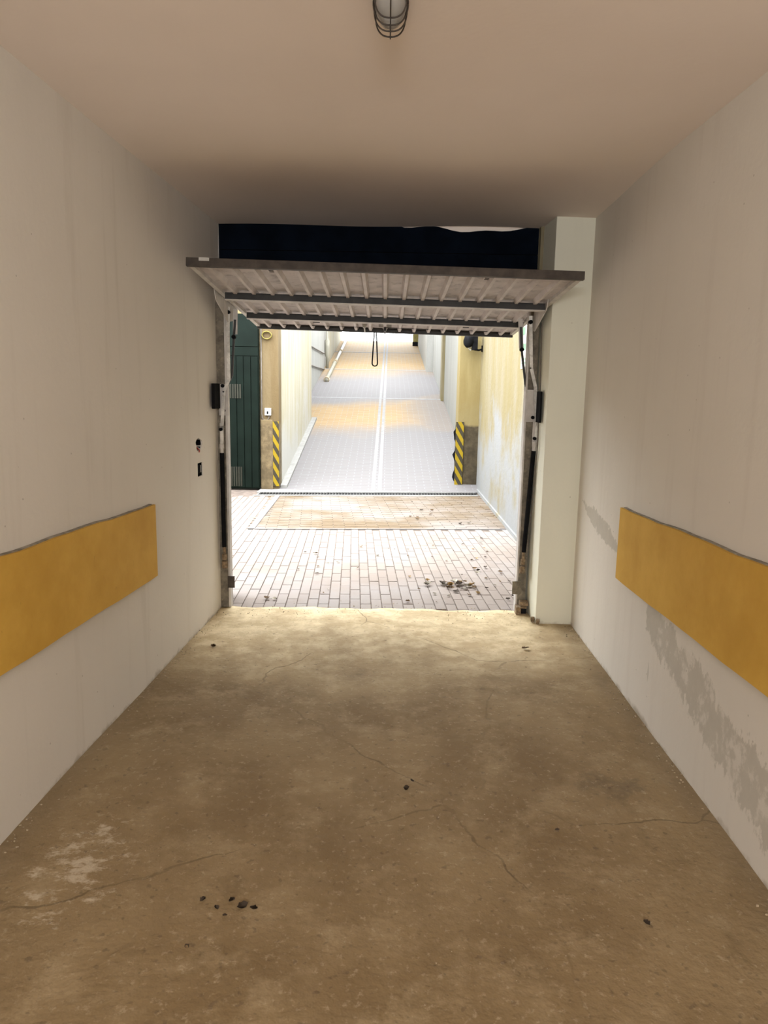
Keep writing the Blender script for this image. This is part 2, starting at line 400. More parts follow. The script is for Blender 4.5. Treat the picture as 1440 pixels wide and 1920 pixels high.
# front wall (outer face of the garage row)
bm = B(); box(bm, 1.005, 1.43, 5.06, 5.36, -.03, 3.0); struct(obj('wall_front_right', bm, M['ow_cream']), 'front wall strip right of the door opening', 'wall')
bm = B(); box(bm, -8.0, -1.150, 5.06, 5.36, -.03, 3.0); struct(obj('wall_front_left', bm, M['ow_cream']), 'front wall left of the door opening', 'wall')
bm = B(); box(bm, -1.16, 1.02, 5.20, 5.36, 2.14, 3.0); struct(obj('wall_front_lintel', bm, M['ow_cream']), 'lintel above the garage door opening', 'wall')
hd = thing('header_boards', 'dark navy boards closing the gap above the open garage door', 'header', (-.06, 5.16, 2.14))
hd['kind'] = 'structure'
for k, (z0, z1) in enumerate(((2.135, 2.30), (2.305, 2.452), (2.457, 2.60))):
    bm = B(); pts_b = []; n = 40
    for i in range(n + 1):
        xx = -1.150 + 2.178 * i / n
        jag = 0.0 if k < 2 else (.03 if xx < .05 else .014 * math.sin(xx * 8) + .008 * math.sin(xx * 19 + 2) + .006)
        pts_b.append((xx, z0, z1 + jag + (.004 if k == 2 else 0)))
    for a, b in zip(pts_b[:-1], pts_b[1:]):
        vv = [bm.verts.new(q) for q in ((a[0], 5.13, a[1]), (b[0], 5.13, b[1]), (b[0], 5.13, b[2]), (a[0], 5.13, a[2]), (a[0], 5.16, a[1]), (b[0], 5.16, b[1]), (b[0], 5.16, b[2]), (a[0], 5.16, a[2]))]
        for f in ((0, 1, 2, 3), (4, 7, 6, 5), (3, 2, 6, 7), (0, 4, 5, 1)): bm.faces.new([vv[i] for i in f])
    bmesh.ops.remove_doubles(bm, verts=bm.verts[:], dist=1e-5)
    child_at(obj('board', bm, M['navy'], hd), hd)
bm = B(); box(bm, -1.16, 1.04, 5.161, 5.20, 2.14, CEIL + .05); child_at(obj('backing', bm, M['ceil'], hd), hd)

# ------------------------------------------------------------------ aisle, ramp, outdoor walls
yB = lambda x: 8.03 + .082 * x            # seam where the paving turns
yD = lambda x: 10.80 + .1056 * x          # drain centre line
RS = math.tan(math.radians(10.0)); YR = 11.1; YC = 30.8
zr = lambda y: (min(y, YC) - YR) * RS
pv = bobj('aisle_pavement', M['mortar'], None, (-8, 1.6, 4.8, 11.3, -.30, -.0125)); struct(pv, 'brick-paved aisle outside the garage door', 'pavement')
bm = B(); box(bm, -.125, .125, -.0365, .0365, -.03, 0)
for v in bm.verts:
    if v.co.z > -.01: v.co.x *= .985; v.co.y *= .95
bmesh.ops.recalc_face_normals(bm, faces=bm.faces[:])
bk = bpy.data.meshes.new('brick'); bm.to_mesh(bk); bm.free(); bk.materials.append(M['brick'])
ROT = math.radians(92.5)
cr, sr = math.cos(math.radians(2.5)), math.sin(math.radians(2.5))
spots = []
for i in range(-100, 24):
    for j in range(-1, 26):
        lx = (i + .5) * .0775; ly = .13 + j * .254 + (.127 if i % 2 else 0) - .13
        X = lx * cr - ly * sr; Y = 5.035 + lx * sr + ly * cr
        if X > 1.44 or X < -7.95 or Y < 4.93: continue
        if X > -1.50 - .03 * (Y - 8) and Y > yB(X): continue
        if Y > yD(X) - .21: continue
        spots.append((X, Y))
def inview(X, Y):
    d = Vector((X, Y, -1.55)); zc = d.dot(_f); px = 720 + FPX * d.dot(_r) / zc
    return 425 < px < 985
vis = sorted([s for s in spots if inview(*s)], key=lambda s: s[1])[:300]; vs_ = set(vis)
for (X, Y) in vis:
    o = bpy.data.objects.new('brick', bk); COL.objects.link(o); o.parent = pv
    o.location = (X, Y, -.007 + random.uniform(-.0015, .0015)); o.rotation_euler = (random.uniform(-.006, .006), random.uniform(-.004, .004), ROT + random.uniform(-.006, .006))
def brick_field(name, lst, rot, mat):
    bm = B()
    for (X, Y) in lst:
        m_ = Matrix.Translation((X, Y, -.007 + random.uniform(-.0015, .0015))) @ Matrix.Rotation(rot, 4, 'Z')
        t = [bm.verts.new(m_ @ v.co) for v in bk.vertices]
        for p in bk.polygons: bm.faces.new([t[i] for i in p.vertices])
    o = obj(name, bm, mat, pv); o['kind'] = 'stuff'; return o
brick_field('brick_field', [s for s in spots if s not in vs_], ROT, M['brick'])
lst = []
a = math.atan(.094)
for r in range(0, 36):
    for k in range(-7, 8):
        lx = k * .254 + (.127 if r % 2 else 0); ly = r * .0765 + .05
        X = -.05 + lx * math.cos(a) - ly * math.sin(a); Y = 8.03 + lx * math.sin(a) + ly * math.cos(a)
        if X < -1.5 - .03 * (Y - 8) or X > 1.46 or Y < yB(X) + .02 or Y > yD(X) - .17: continue
        lst.append((X, Y))
brick_field('cross_brick_field', lst, a, M['brick_b'])
bm = B(); prism(bm, [(-1.50, 7.92), (-1.43, 7.93), (-1.505, 10.42), (-1.58, 10.41)], -.02, .001); obj('border_strip', bm, M['border'], pv)
bm = B(); prism(bm, [(-1.43, 7.905), (1.39, 8.135), (1.39, 8.165), (-1.43, 7.935)], -.02, .0005); obj('border_strip', bm, M['border'], pv)

# drain channel across the foot of the ramp
dr = thing('drain_grate', 'long steel drain grate across the foot of the ramp', 'drain', (-.2, 10.78, 0))
bm = B(); A = .1056
def skew_box(bm, x0, x1, d0, d1, z0, z1): prism(bm, [(x0, yD(x0) + d0), (x1, yD(x1) + d0), (x1, yD(x1) + d1), (x0, yD(x0) + d1)], z0, z1)
skew_box(bm, -1.84, 1.40, -.145, -.13, -.02, .004); skew_box(bm, -1.84, 1.40, .13, .145, -.02, .004)
skew_box(bm, -1.855, -1.84, -.145, .145, -.02, .004)
child_at(obj('frame', bm, M['drainconc'], dr), dr)
bm = B(); x_ = -1.83
while x_ < 1.39:
    skew_box(bm, x_, x_ + .020, -.13, .13, -.02, .002); x_ += .044
M['grate'] = simple('grey_grate_steel', (.028, .026, .024), .7, .3, 20)
o = child_at(obj('bars', bm, M['grate'], dr), dr); o['kind'] = 'stuff'
bm = B(); skew_box(bm, -1.84, 1.40, -.13, .13, -.05, -.0105); child_at(obj('channel', bm, M['black'], dr), dr)
bm = B()
prism(bm, [(-1.9, yD(-1.9) - .20), (1.40, yD(1.4) - .20), (1.40, yD(1.4) - .145), (-1.9, yD(-1.9) - .145)], -.02, .002)
prism(bm, [(-1.9, yD(-1.9) + .145), (1.40, yD(1.4) + .145), (1.60, 11.3), (-1.62, 11.12), (-1.9, 11.1)], -.02, .002)
obj('drain_surround', bm, M['drainconc'], pv)

# ramp
bm = B()
N_ = 40
L_ = [(YR - .02 + (YC - YR + .02) * i / N_) for i in range(N_ + 1)]
rv = [[bm.verts.new((xx, yy, max(0.003, zr(yy)))) for xx in (-2.4, 1.75)] for yy in L_]
rb = [[bm.verts.new((xx, yy, zr(yy) - .4)) for xx in (-2.4, 1.75)] for yy in L_]
for i in range(N_):
    bm.faces.new((rv[i][0], rv[i][1], rv[i + 1][1], rv[i + 1][0])); bm.faces.new((rb[i][0], rb[i + 1][0], rb[i + 1][1], rb[i][1]))
    bm.faces.new((rv[i][0], rv[i + 1][0], rb[i + 1][0], rb[i][0])); bm.faces.new((rv[i][1], rb[i][1], rb[i + 1][1], rv[i + 1][1]))
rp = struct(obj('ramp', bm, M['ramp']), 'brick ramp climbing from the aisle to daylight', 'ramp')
def on_ramp(name, x0, x1, y0, y1, t, mat, parent, x0e=None, x1e=None):
    x0e = x0 if x0e is None else x0e; x1e = x1 if x1e is None else x1e
    bm = B()
    q = [(x0, y0), (x1, y0), (x1e, y1), (x0e, y1)]
    a = [bm.verts.new((p[0], p[1], zr(p[1]) - .02)) for p in q]; b = [bm.verts.new((p[0], p[1], max(zr(p[1]), .0) + t)) for p in q]
    bm.faces.new(a[::-1]); bm.faces.new(b)
    for i in range(4): bm.faces.new((a[i], a[(i + 1) % 4], b[(i + 1) % 4], b[i]))
    return obj(name, bm, mat, parent)
M['strip'] = simple('pale_centre_strip', (.235, .23, .227), .8, .1, 9)
on_ramp('centre_strip', -.205, -.145, 11.12, 30.7, .006, M['strip'], rp, -.105, -.045)
on_ramp('centre_strip', -.105, -.045, 11.12, 30.7, .006, M['strip'], rp, -.005, .055)
for yy in (18.45, 23.1, 27.2): on_ramp('joint_strip', -1.95, 1.43, yy, yy + .10, .005, M['strip'], rp)
on_ramp('kerb', -1.60, -1.50, 11.15, 16.0, .05, M['drainconc'], rp)
bm = B(); box(bm, -30, 30, YC, 60, zr(YC) - .4, zr(YC)); struct(obj('street', bm, M['mortar']), 'street level at the top of the ramp', 'street')

# unseen slabs added overhead to shade stretches of the ramp
struct(bobj('shade_slab_mid', M['ow_far'], None, (-2.3, 1.8, 15.95, 18.2, 4.62, 4.9)), 'unseen slab added over the ramp to shade it', 'slab')
struct(bobj('shade_slab_top', M['ow_far'], None, (-2.4, 1.8, 24.0, 30.2, 6.21, 6.5)), 'unseen slab added to shade the top of the ramp', 'slab')
# outdoor walls
def owall(name, x0, x1, y0, y1, z0, z1, mat, label):
    return struct(bobj(name, M[mat], None, (x0, x1, y0, y1, z0, z1)), label, 'wall')
bm = B(); prism(bm, [(1.395, 5.36), (1.62, 5.36), (1.72, 12.0), (1.462, 12.0)], -.05, 3.6)
struct(obj('wall_aisle_right', bm, M['ow_cream']), 'cream plaster wall along the right of the aisle', 'wall')
bm = B(); prism(bm, [(1.372, 5.37), (1.395, 5.37), (1.457, 11.45), (1.434, 11.45)], -.02, .035)
struct(obj('baseboard_right', bm, M['ow_cream']), 'low plaster fillet along the right aisle wall', 'baseboard')
def ramp_wall(name, x0, x1, y0, y1, h, mat, label, z0=None):
    bm = B(); q = [(x0, y0), (x1, y0), (x1, y1), (x0, y1)]
    a = [bm.verts.new((p[0], p[1], zr(p[1]) - .4 if p[1] > YR else -.4)) for p in q]; b = [bm.verts.new((p[0], p[1], h)) for p in q]
    bm.faces.new(a[::-1]); bm.faces.new(b)
    for i in range(4): bm.faces.new((a[i], a[(i + 1) % 4], b[(i + 1) % 4], b[i]))
    return struct(obj(name, bm, M[mat]), label, 'wall')
ramp_wall('wall_ramp_left', -2.0, -1.60, 11.35, 15.85, 3.7, 'ow_left', 'cream wall on the left at the foot of the ramp')
ramp_wall('wall_ramp_left_upper', -2.3, -1.95, 15.85, 24.0, 4.6, 'ow_white', 'pale set-back wall halfway up the ramp on the left')
ramp_wall('wall_ramp_left_top', -2.4, -1.90, 24.0, 31.5, 6.2, 'ow_left', 'cream wall beside the top of the ramp on the left')
ramp_wall('wall_ramp_right', 1.43, 1.8, 11.85, 22.9, 4.2, 'ow_white', 'pale wall on the right of the ramp')
ramp_wall('wall_ramp_right_top', 1.22, 1.8, 22.9, 31.5, 6.0, 'ow_white', 'white wall jutting in near the top of the ramp')
bm = B(); box(bm, 1.36, 1.44, 18.3, 18.7, .9, 4.2); struct(obj('trim_1', bm, M['ow_cream']), 'cream pilaster on the right ramp wall', 'pilaster')
owall('wall_opposite', -8, -1.95, 11.10, 11.4, -.05, 3.4, 'ow_cream', 'wall across the aisle that holds the green door')
owall('wall_aisle_left', -8.3, -8.0, 5.0, 11.4, -.05, 3.4, 'ow_cream', 'far left end wall of the aisle')
# piers at the ramp mouth
def pier(name, x0, x1, y0, y1, h, mat, label):
    bm = B(); box(bm, x0, x1, y0, y1, -.02, h); o = obj(name, bm, M[mat], bevel=.012)
    return struct(o, label, 'pier')
pier('wall_pier_left', -1.895, -1.612, 11.10, 11.45, 3.4, 'ow_pier_l', 'tan plaster pier between the green door and the ramp')
bobj('plinth', M['ow_pier_l'], bpy.data.objects['wall_pier_left'], (-1.888, -1.70, 11.065, 11.12, -.01, 1.06), bevel=.02)
pier('wall_pier_right', 1.13, 1.475, 11.50, 11.87, 3.4, 'ow_pier_r', 'yellowed plaster pier with a dark dirty foot right of the ramp')

# ------------------------------------------------------------------ garage door, tilted open under the ceiling
o0 = Vector((-.014, 3.90, 2.18))
ex = Vector((2.05, 0, -.035)).normalized(); ey = Vector((-.098, 2.1, -.140)); ey = (ey - ex * ey.dot(ex)).normalized(); ez = ex.cross(ey)
gd = thing('garage_door', 'open grey up-and-over garage door tilted under the ceiling', 'garage door')
gd.matrix_world = Matrix(((ex.x, ey.x, ez.x, o0.x), (ex.y, ey.y, ez.y, o0.y), (ex.z, ey.z, ez.z, o0.z), (0, 0, 0, 1)))
DL = 2.115; DW = 1.025
bobj('door_sheet', M['door_skin'], gd, (-DW + .01, DW - .01, .01, DL - .01, -.014, -.006))
bobj('front_rail', M['door_dark'], gd, (-DW, DW, 0, .032, -.043, 0), bevel=.003)['label'] = 'dark brown front edge of the door'
bobj('tape', M['white'], gd, (-.958, -.905, -.0015, .004, -.016, .0008))['label'] = 'scrap of white tape'
bobj('rear_rail', M['rail'], gd, (-DW + .005, DW - .005, DL - .03, DL, -.050, -.006), bevel=.003)
for s in (-1, 1):
    xa, xb = sorted((s * DW, s * (DW - .028)))
    bobj('side_rail', M['flange'], gd, (xa, xb, .033, DL - .03, -.034, -.004), bevel=.002)
bm = B(); rp_ = [(-.020, 0), (.020, 0), (.009, -.026), (-.009, -.026)]
q0 = [bm.verts.new((p[0], .034, p[1] - .0135)) for p in rp_]; q1 = [bm.verts.new((p[0], DL - .031, p[1] - .0135)) for p in rp_]
bm.faces.new(q0); bm.faces.new(q1[::-1])
for i in range(4): bm.faces.new((q0[i], q1[i], q1[(i + 1) % 4], q0[(i + 1) % 4]))
bmesh.ops.recalc_face_normals(bm, faces=bm.faces[:])
rib_me = bpy.data.meshes.new('rib'); bm.to_mesh(rib_me); bm.free(); rib_me.materials.append(M['door_rib'])
for k in range(17):
    o = bpy.data.objects.new('rib', rib_me); COL.objects.link(o); o.parent = gd; o.location = (-.92 + .115 * k, 0, 0)
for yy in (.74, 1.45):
    r = bobj('cross_rail', M['rail'], gd, (-DW + .04, DW - .04, yy, yy + .006, -.070, -.030), (-DW + .04, DW - .04, yy, yy + .03, -.037, -.0335))  # dark colour paints in the shade on the rail's front face
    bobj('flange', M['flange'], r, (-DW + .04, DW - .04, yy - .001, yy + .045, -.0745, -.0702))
for (x_, y_) in ((-.60, .12), (.56, .12), (-.53, 1.86), (.62, 1.86)):      # louvred vents
    v = bobj('vent', M['door_rib'], gd, (x_ - .034, x_ + .034, y_, y_ + .10, -.0165, -.0138))
    for q in range(3 if y_ < 1 else 1):
        bobj('slot', M['black'], v, (x_ - .026, x_ + .026, y_ + .015 + q * .028, y_ + .026 + q * .028 + (0 if y_ < 1 else .018), -.0178, -.0163))
lk = bobj('lock_plate', M['post'], gd, (-.05, .05, 1.82, 1.99, -.022, -.013), bevel=.002)
bm = B(); tube(bm, [(0, 1.86, -.02), (0, 1.86, -.06), (0, 1.97, -.066)], .010, 8); obj('handle', bm, M['rail'], lk)
bm = B(); tube(bm, [(-.16, 1.90, -.014), (-.16, 1.90, -.030), (-.16, 1.90, -.045)], [.018, .018, .010], 10); tube(bm, [(-.16, 1.90, -.04), (-.16, 2.06, -.052)], .006, 8)
obj('latch_knob', bm, M['white'], gd)
bm = B(); tube(bm, [(-.9, 1.93, -.036), (-.16, 1.90, -.040)], .0025, 5); tube(bm, [(.9, 1.93, -.036), (.0, 1.88, -.040)], .0025, 5)
obj('latch_rod', bm, M['rail'], gd)
def loop_pts(c, wd, ln, n=24):
    out = []
    for i in range(n + 1):
        t = i / n
        if t < .4: out.append((c[0] - wd / 2 * (.35 + .65 * t / .4), c[1], c[2] - ln * t / .4))
        elif t > .6: out.append((c[0] + wd / 2 * (.35 + .65 * (1 - t) / .4), c[1], c[2] - ln * (1 - t) / .4))
        else:
            a = math.pi * (t - .4) / .2; out.append((c[0] - wd / 2 * math.cos(a), c[1], c[2] - ln - wd / 2 * math.sin(a)))
    return out
def to_local(o):                   # world-coordinate mesh -> the door's frame
    o.data.transform(gd.matrix_world.inverted()); return o
bpy.context.view_layer.update()
bm = B(); tube(bm, loop_pts((-.095, 6.0, 2.0), .044, .25), .0055, 7); to_local(obj('pull_cord', bm, M['black'], gd, smooth=True))
# side plates and folding arms
for s in (-1, 1):
    bm = B(); xx = -1.050 if s < 0 else .972
    pts = [(4.58, 2.128), (5.28, 2.080), (5.10, 1.985), (4.96, 1.965), (4.62, 2.07)]
    if s > 0: pts = [(p[0], p[1] - .025) for p in pts]
    va = [bm.verts.new((xx, p[0], p[1])) for p in pts]; vb = [bm.verts.new((xx + s * .006, p[0], p[1])) for p in pts]
    bm.faces.new(va); bm.faces.new(vb[::-1])
    for i in range(5): bm.faces.new((va[i], va[(i + 1) % 5], vb[(i + 1) % 5], vb[i]))
    to_local(obj('arm_plate', bm, M['flange'], gd))
def arm(name, pts, wd, th, mat): 
    bm = B(); flatbar(bm, pts, wd, th); return to_local(obj(name, bm, mat, gd))
arm('lever_arm', [(-1.052, 4.965, 2.06), (-1.056, 4.965, 1.842), (-1.055, 4.965, 1.595), (-1.088, 4.965, 1.510), (-1.108, 4.965, 1.277), (-1.113, 4.965, 1.02)], .022, .006, M['steel'])
arm('lever_arm', [(.945, 4.965, 2.035), (.966, 4.965, 1.703), (1.000, 4.965, 1.577), (1.022, 4.965, 1.314), (1.026, 4.965, 1.15)], .022, .006, M['steel'])
arm('link_rod', [(-1.020, 5.03, 1.985), (-1.029, 5.03, 1.883), (-1.048, 5.03, 1.617), (-1.089, 5.03, 1.534), (-1.107, 5.03, 1.382)], .014, .014, M['rail'])
arm('link_rod', [(.895, 5.03, 1.97), (.907, 5.03, 1.828), (.944, 5.03, 1.598), (.982, 5.03, 1.491), (.997, 5.03, 1.372)], .014, .014, M['rail'])
arm('hanger_strap', [(-1.018, 5.035, 2.05), (-1.022, 5.035, 1.90)], .030, .005, M['flange'])
arm('hanger_strap', [(.892, 5.035, 2.02), (.905, 5.035, 1.84)], .030, .005, M['flange'])
for p in ((-1.052, 4.957, 2.03), (.945, 4.957, 2.0), (-1.029, 5.018, 1.875), (.907, 5.018, 1.825)):
    bm = B(); tube(bm, [(p[0], p[1] - .012, p[2]), (p[0], p[1] + .02, p[2])], .014, 8); to_local(obj('bolt', bm, M['black'], gd))

# ------------------------------------------------------------------ fixed door frame with spring tubes
df = thing('door_frame', 'weathered steel posts and spring tubes framing the garage door opening', 'door frame', (-.06, 5.0, 0))
def fr(name, mat, *boxes, bevel=0.0):
    o = bobj(name, mat, df, *boxes, bevel=bevel); return child_at(o, df)
def frm(name, bm, mat, smooth=False): return child_at(obj(name, bm, mat, df, smooth), df)
fr('post', M['post'], (-1.150, -1.090, 5.0, 5.055, 0, 2.13), bevel=.003)
fr('lit_post_edge', M['flange'], (-1.090, -1.076, 5.002, 5.075, 0, 2.13))  # lighter strip paints in daylight catching the post's inner edge
fr('post', M['post'], (.955, 1.012, 5.0, 5.055, 0, 2.13), bevel=.003)
fr('lit_post_edge', M['flange'], (.944, .955, 5.002, 5.075, 0, 2.13))  # same painted daylight edge on the right post
fr('tab', M['door_dark'], (-1.094, -1.046, 4.99, 5.0, .145, .228))
fr('tab', M['post'], (.915, .975, 4.985, 5.0, .135, .228))
fr('pivot_plate', M['flange'], (-1.128, -1.066, 4.985, 4.992, 1.352, 1.560))
fr('pivot_plate', M['flange'], (.953, 1.018, 4.985, 4.992, 1.345, 1.560))
fr('dark_block', M['black'], (-1.140, -1.118, 4.82, 4.975, 1.40, 1.565), bevel=.004)  # black block standing in for a shadowed recess beside the post
fr('dark_block', M['black'], (1.012, 1.024, 4.84, 4.965, 1.345, 1.55), bevel=.004)
for (a, b) in (((-1.111, 4.965, 1.10), (-1.108, 4.965, .445)), ((1.010, 4.965, 1.150), (.978, 4.965, .445))):
    bm = B(); tube(bm, [a, b], .0155, 12); frm('spring_tube', bm, M['black'], False)
    A_, B_ = Vector(a), Vector(b); d = (A_ - B_).normalized()
    bm = B(); tube(bm, [A_, A_ + d * .03], .012, 10); tube(bm, [A_ + d * .03, A_ + d * .06], .015, 10); frm('spring_cap', bm, M['flange'])
    bm = B(); tube(bm, [B_, B_ - d * .05], .010, 8); tube(bm, [B_ - d * .05, B_ - d * .09], .017, 8); tube(bm, [B_ - d * .10, B_ - d * .15], .020, 8); frm('spring_anchor', bm, M['rust'])
    bm = B(); s_ = -1 if a[0] < 0 else 1
    box(bm, min(a[0] - s_ * .012, a[0] + s_ * .012), max(a[0] - s_ * .012, a[0] + s_ * .012), 4.972, 4.98, a[2] + .055, a[2] + .20); frm('spring_link', bm, M['flange'])
for p in ((-1.097, 4.98, 1.385), (-1.10, 4.975, 1.55), (-1.113, 4.955, 1.26), (.995, 4.98, 1.375), (1.01, 4.955, 1.235)):
    bm = B(); tube(bm, [(p[0], p[1] - .012, p[2]), (p[0], p[1] + .008, p[2])], .012, 8); frm('bolt', bm, M['black'])
bm = B(); tube(bm, [(1.019, 4.945, 2.0), (1.026, 4.94, 1.565), (1.022, 4.90, 1.2), (1.016, 5.02, .43)], .004, 6); frm('cable', bm, M['conduit'])
fb = fr('foot_block', M['rust'], (.938, 1.012, 4.93, 5.0, 0, .058), bevel=.006)
fr('foot_block', M['rust'], (.965, 1.025, 4.945, 5.0, .06, .092), bevel=.006)
fr('foot_recess', M['black'], (.972, 1.008, 4.926, 4.9305, .012, .048))
for (x_, y_) in ((1.026, 4.79), (1.052, 4.745)):
    bm = B(); tube(bm, [(x_ - .010, y_, .018), (x_ + .010, y_ - .006, .018)], .018, 12); tube(bm, [(x_ - .013, y_, .018), (x_ + .013, y_ - .006, .018)], .007, 8); frm('roller', bm, M['rust'])

# ------------------------------------------------------------------ yellow bumper boards on the walls
def bumper(name, f, s, ylo, yhi, zt0, zt1, zb0, zb1, label):
    t = thing(name, label, 'bumper board', (f(3.0), 3.0, .75), 'yellow wall bumper boards')
    def slab(nm, a, b, mat, dz, dy):
        bm = B(); n = 24; rows = []
        for i in range(n + 1):
            y = yhi - dy + (ylo - yhi) * i / n; k = (yhi - y) / 1.4
            wv = .003 * math.sin(y * 7) + .002 * math.sin(y * 17)
            zt = zt0 + (zt1 - zt0) * k + wv - dz; zb = zb0 + (zb1 - zb0) * k + wv * .6 + dz
            x0 = f(y) + s * a; x1 = f(y) + s * b
            rows.append([bm.verts.new(p) for p in ((x0, y, zb), (x1, y, zb), (x1, y, zt), (x0, y, zt))])
        for A_, B_ in zip(rows[:-1], rows[1:]):
            for i in range(4): bm.faces.new((A_[i], A_[(i + 1) % 4], B_[(i + 1) % 4], B_[i]))
        bm.faces.new(rows[0]); bm.faces.new(rows[-1][::-1])
        return child_at(obj(nm, bm, mat, t), t)
    slab('backing', .0, .016, M['greyedge'], -.004, .012)
    slab('foam_board', .016, .030, M['yellow'], .0, .0)
bumper('bumper_board', xl, 1, .7, 3.715, .938, .985, .562, .594, 'yellow foam bumper board on the left wall below the socket holes')
bumper('bumper_board', xr, -1, .7, 3.765, .955, 1.010, .580, .614, 'yellow foam bumper board on the right wall above the peeling paint')

# ------------------------------------------------------------------ open junction boxes in the left wall
jb = thing('junction_box', 'round black open junction box in the left wall, the upper of two', 'junction box', (cx, 4.573, 1.187))
bm = B(); tube(bm, [(cx - .065, 4.573, 1.187), (cx - .004, 4.573, 1.187)], .030, 16, caps=False); 
bm.faces.new([v for v in bm.verts][:16])
for v in bm.verts: v.co.y = 4.573 + (v.co.y - 4.573) * 2.05; v.co.z = 1.187 + (v.co.z - 1.187) * 1.12
child_at(obj('socket_box', bm, M['black'], jb), jb)
bm = B(); tube(bm, [(cx - .05, 4.56, 1.185), (cx - .015, 4.565, 1.170), (cx + .008, 4.552, 1.150), (cx + .006, 4.55, 1.138)], .004, 6); child_at(obj('wire', bm, M['wire_r'], jb), jb)
bm = B(); tube(bm, [(cx - .05, 4.575, 1.185), (cx - .012, 4.578, 1.165), (cx + .006, 4.566, 1.156)], .005, 6); child_at(obj('wire', bm, M['white'], jb), jb)
jb = thing('junction_box', 'square black open junction box in the left wall, the lower of two', 'junction box', (cx, 4.587, 1.028))
child_at(bobj('socket_box', M['black'], jb, (cx - .058, cx - .052, 4.536, 4.639, .986, 1.069), (cx - .055, cx - .003, 4.5355, 4.540, .986, 1.069), (cx - .055, cx - .003, 4.635, 4.6395, .986, 1.069), (cx - .055, cx - .003, 4.536, 4.639, .9855, .990), (cx - .055, cx - .003, 4.536, 4.639, 1.065, 1.0695)), jb)
child_at(bobj('terminal', M['black'], jb, (cx - .05, cx - .008, 4.562, 4.612, 1.0, 1.056), bevel=.003), jb)
child_at(bobj('clip', M['white'], jb, (cx - .007, cx - .004, 4.622, 4.630, 1.005, 1.05)), jb)

# ------------------------------------------------------------------ oval caged lamp on the ceiling (unlit)
lx, ly = -.006, 2.235
lm = thing('ceiling_lamp', 'unlit oval caged bulkhead lamp on the ceiling at the top edge', 'lamp', (lx, ly, CEIL))
a_, b_, dep = .045, .112, .070
def ell(k, h, ax=1.0): return [(lx + a_ * k * math.cos(t), ly + b_ * k * math.sin(t), CEIL - h) for t in [2 * math.pi * i / 40 for i in range(40)]]
bm = B(); r0 = [bm.verts.new(p) for p in ell(1.12, -.004)]; r1 = [bm.verts.new(p) for p in ell(1.12, .014)]; r2 = [bm.verts.new(p) for p in ell(1.0, .020)]
for A_, B_ in ((r0, r1), (r1, r2)):
    for i in range(40): bm.faces.new((A_[i], A_[(i + 1) % 40], B_[(i + 1) % 40], B_[i]))
bm.faces.new(r2); child_at(obj('base', bm, M['lampbase'], lm), lm)
bm = B(); rr = []
for j in range(9):
    th = j / 8 * math.pi / 2 * .97
    rr.append([bm.verts.new(p) for p in ell(.96 * math.cos(th) * (1 if True else 1), .020 + (dep - .026) * math.sin(th))])
for A_, B_ in zip(rr[:-1], rr[1:]):
    for i in range(40): bm.faces.new((A_[i], A_[(i + 1) % 40], B_[(i + 1) % 40], B_[i]))
bm.faces.new(rr[-1]); bm.faces.new(rr[0][::-1])
child_at(obj('glass', bm, M['glass'], lm, True), lm)
bm = B(); tube(bm, [(lx, ly - .05, CEIL - .034), (lx, ly - .02, CEIL - .036), (lx, ly + .03, CEIL - .036), (lx, ly + .045, CEIL - .034)], [.012, .017, .017, .006], 12); child_at(obj('bulb', bm, M['bulb'], lm, True), lm)
def warc(fn, n=20, nm='cage_wire'):
    bm = B(); tube(bm, [fn(i / n) for i in range(n + 1)], .0022, 6); child_at(obj(nm, bm, M['lampcage'], lm, True), lm)
def dome(u, v):                     # superellipse dome
    return CEIL - .018 - (dep - .012) * max(0, 1 - abs(u) ** 2.6 - abs(v) ** 4.5) ** .42
warc(lambda t: (lx, ly + b_ * (1.02) * math.sin((t - .5) * math.pi), dome(0, math.sin((t - .5) * math.pi))), 36)
for off in (.22, .55, -.10, -.45):
    hw = math.sqrt(1 - off * off) if off > .7 else 1.0 - .18 * off * off
    warc(lambda t, o=off, h=hw: (lx + a_ * 1.04 * h * math.sin((t - .5) * math.pi), ly + b_ * o, dome(math.sin((t - .5) * math.pi), o)), 24)
bm = B(); tube(bm, ell(1.06, .020), .003, 6, closed=True); child_at(obj('cage_rim', bm, M['lampcage'], lm, True), lm)
bm = B(); tube(bm, [(lx, ly + b_ * 1.0, CEIL - .018), (lx, ly + b_ * 1.16, CEIL - .022)], .004, 6); child_at(obj('latch', bm, M['lampcage'], lm), lm)

# ------------------------------------------------------------------ added fill light shaped as a tube, unseen behind the viewer
tl = thing('fill_tube', 'added tube fill light on the back wall, out of view', 'lamp', (-.1, YB, 1.9))
child_at(bobj('housing', M['white'], tl, (-.85, .65, YB, YB + .05, 1.86, 1.94), bevel=.004), tl)
for x_ in (-.84, .62): child_at(bobj('holder', M['white'], tl, (x_, x_ + .02, YB + .05, YB + .11, 1.88, 1.92)), tl)
bm = B(); tube(bm, [(-.82, YB + .09, 1.90), (.62, YB + .09, 1.90)], .016, 10); child_at(obj('tube', bm, M['tube'], tl), tl)
ld = bpy.data.lights.new('fill_tube_light', 'AREA'); ld.shape = 'RECTANGLE'; ld.size = 1.44; ld.size_y = .10; ld.energy = FILL_POWER; ld.color = (1.0, .985, .97)
lo = bpy.data.objects.new('fill_tube_light', ld); COL.objects.link(lo); lo.location = (-.1, YB + .115, 1.90); lo.rotation_euler = (math.pi / 2, 0, 0)

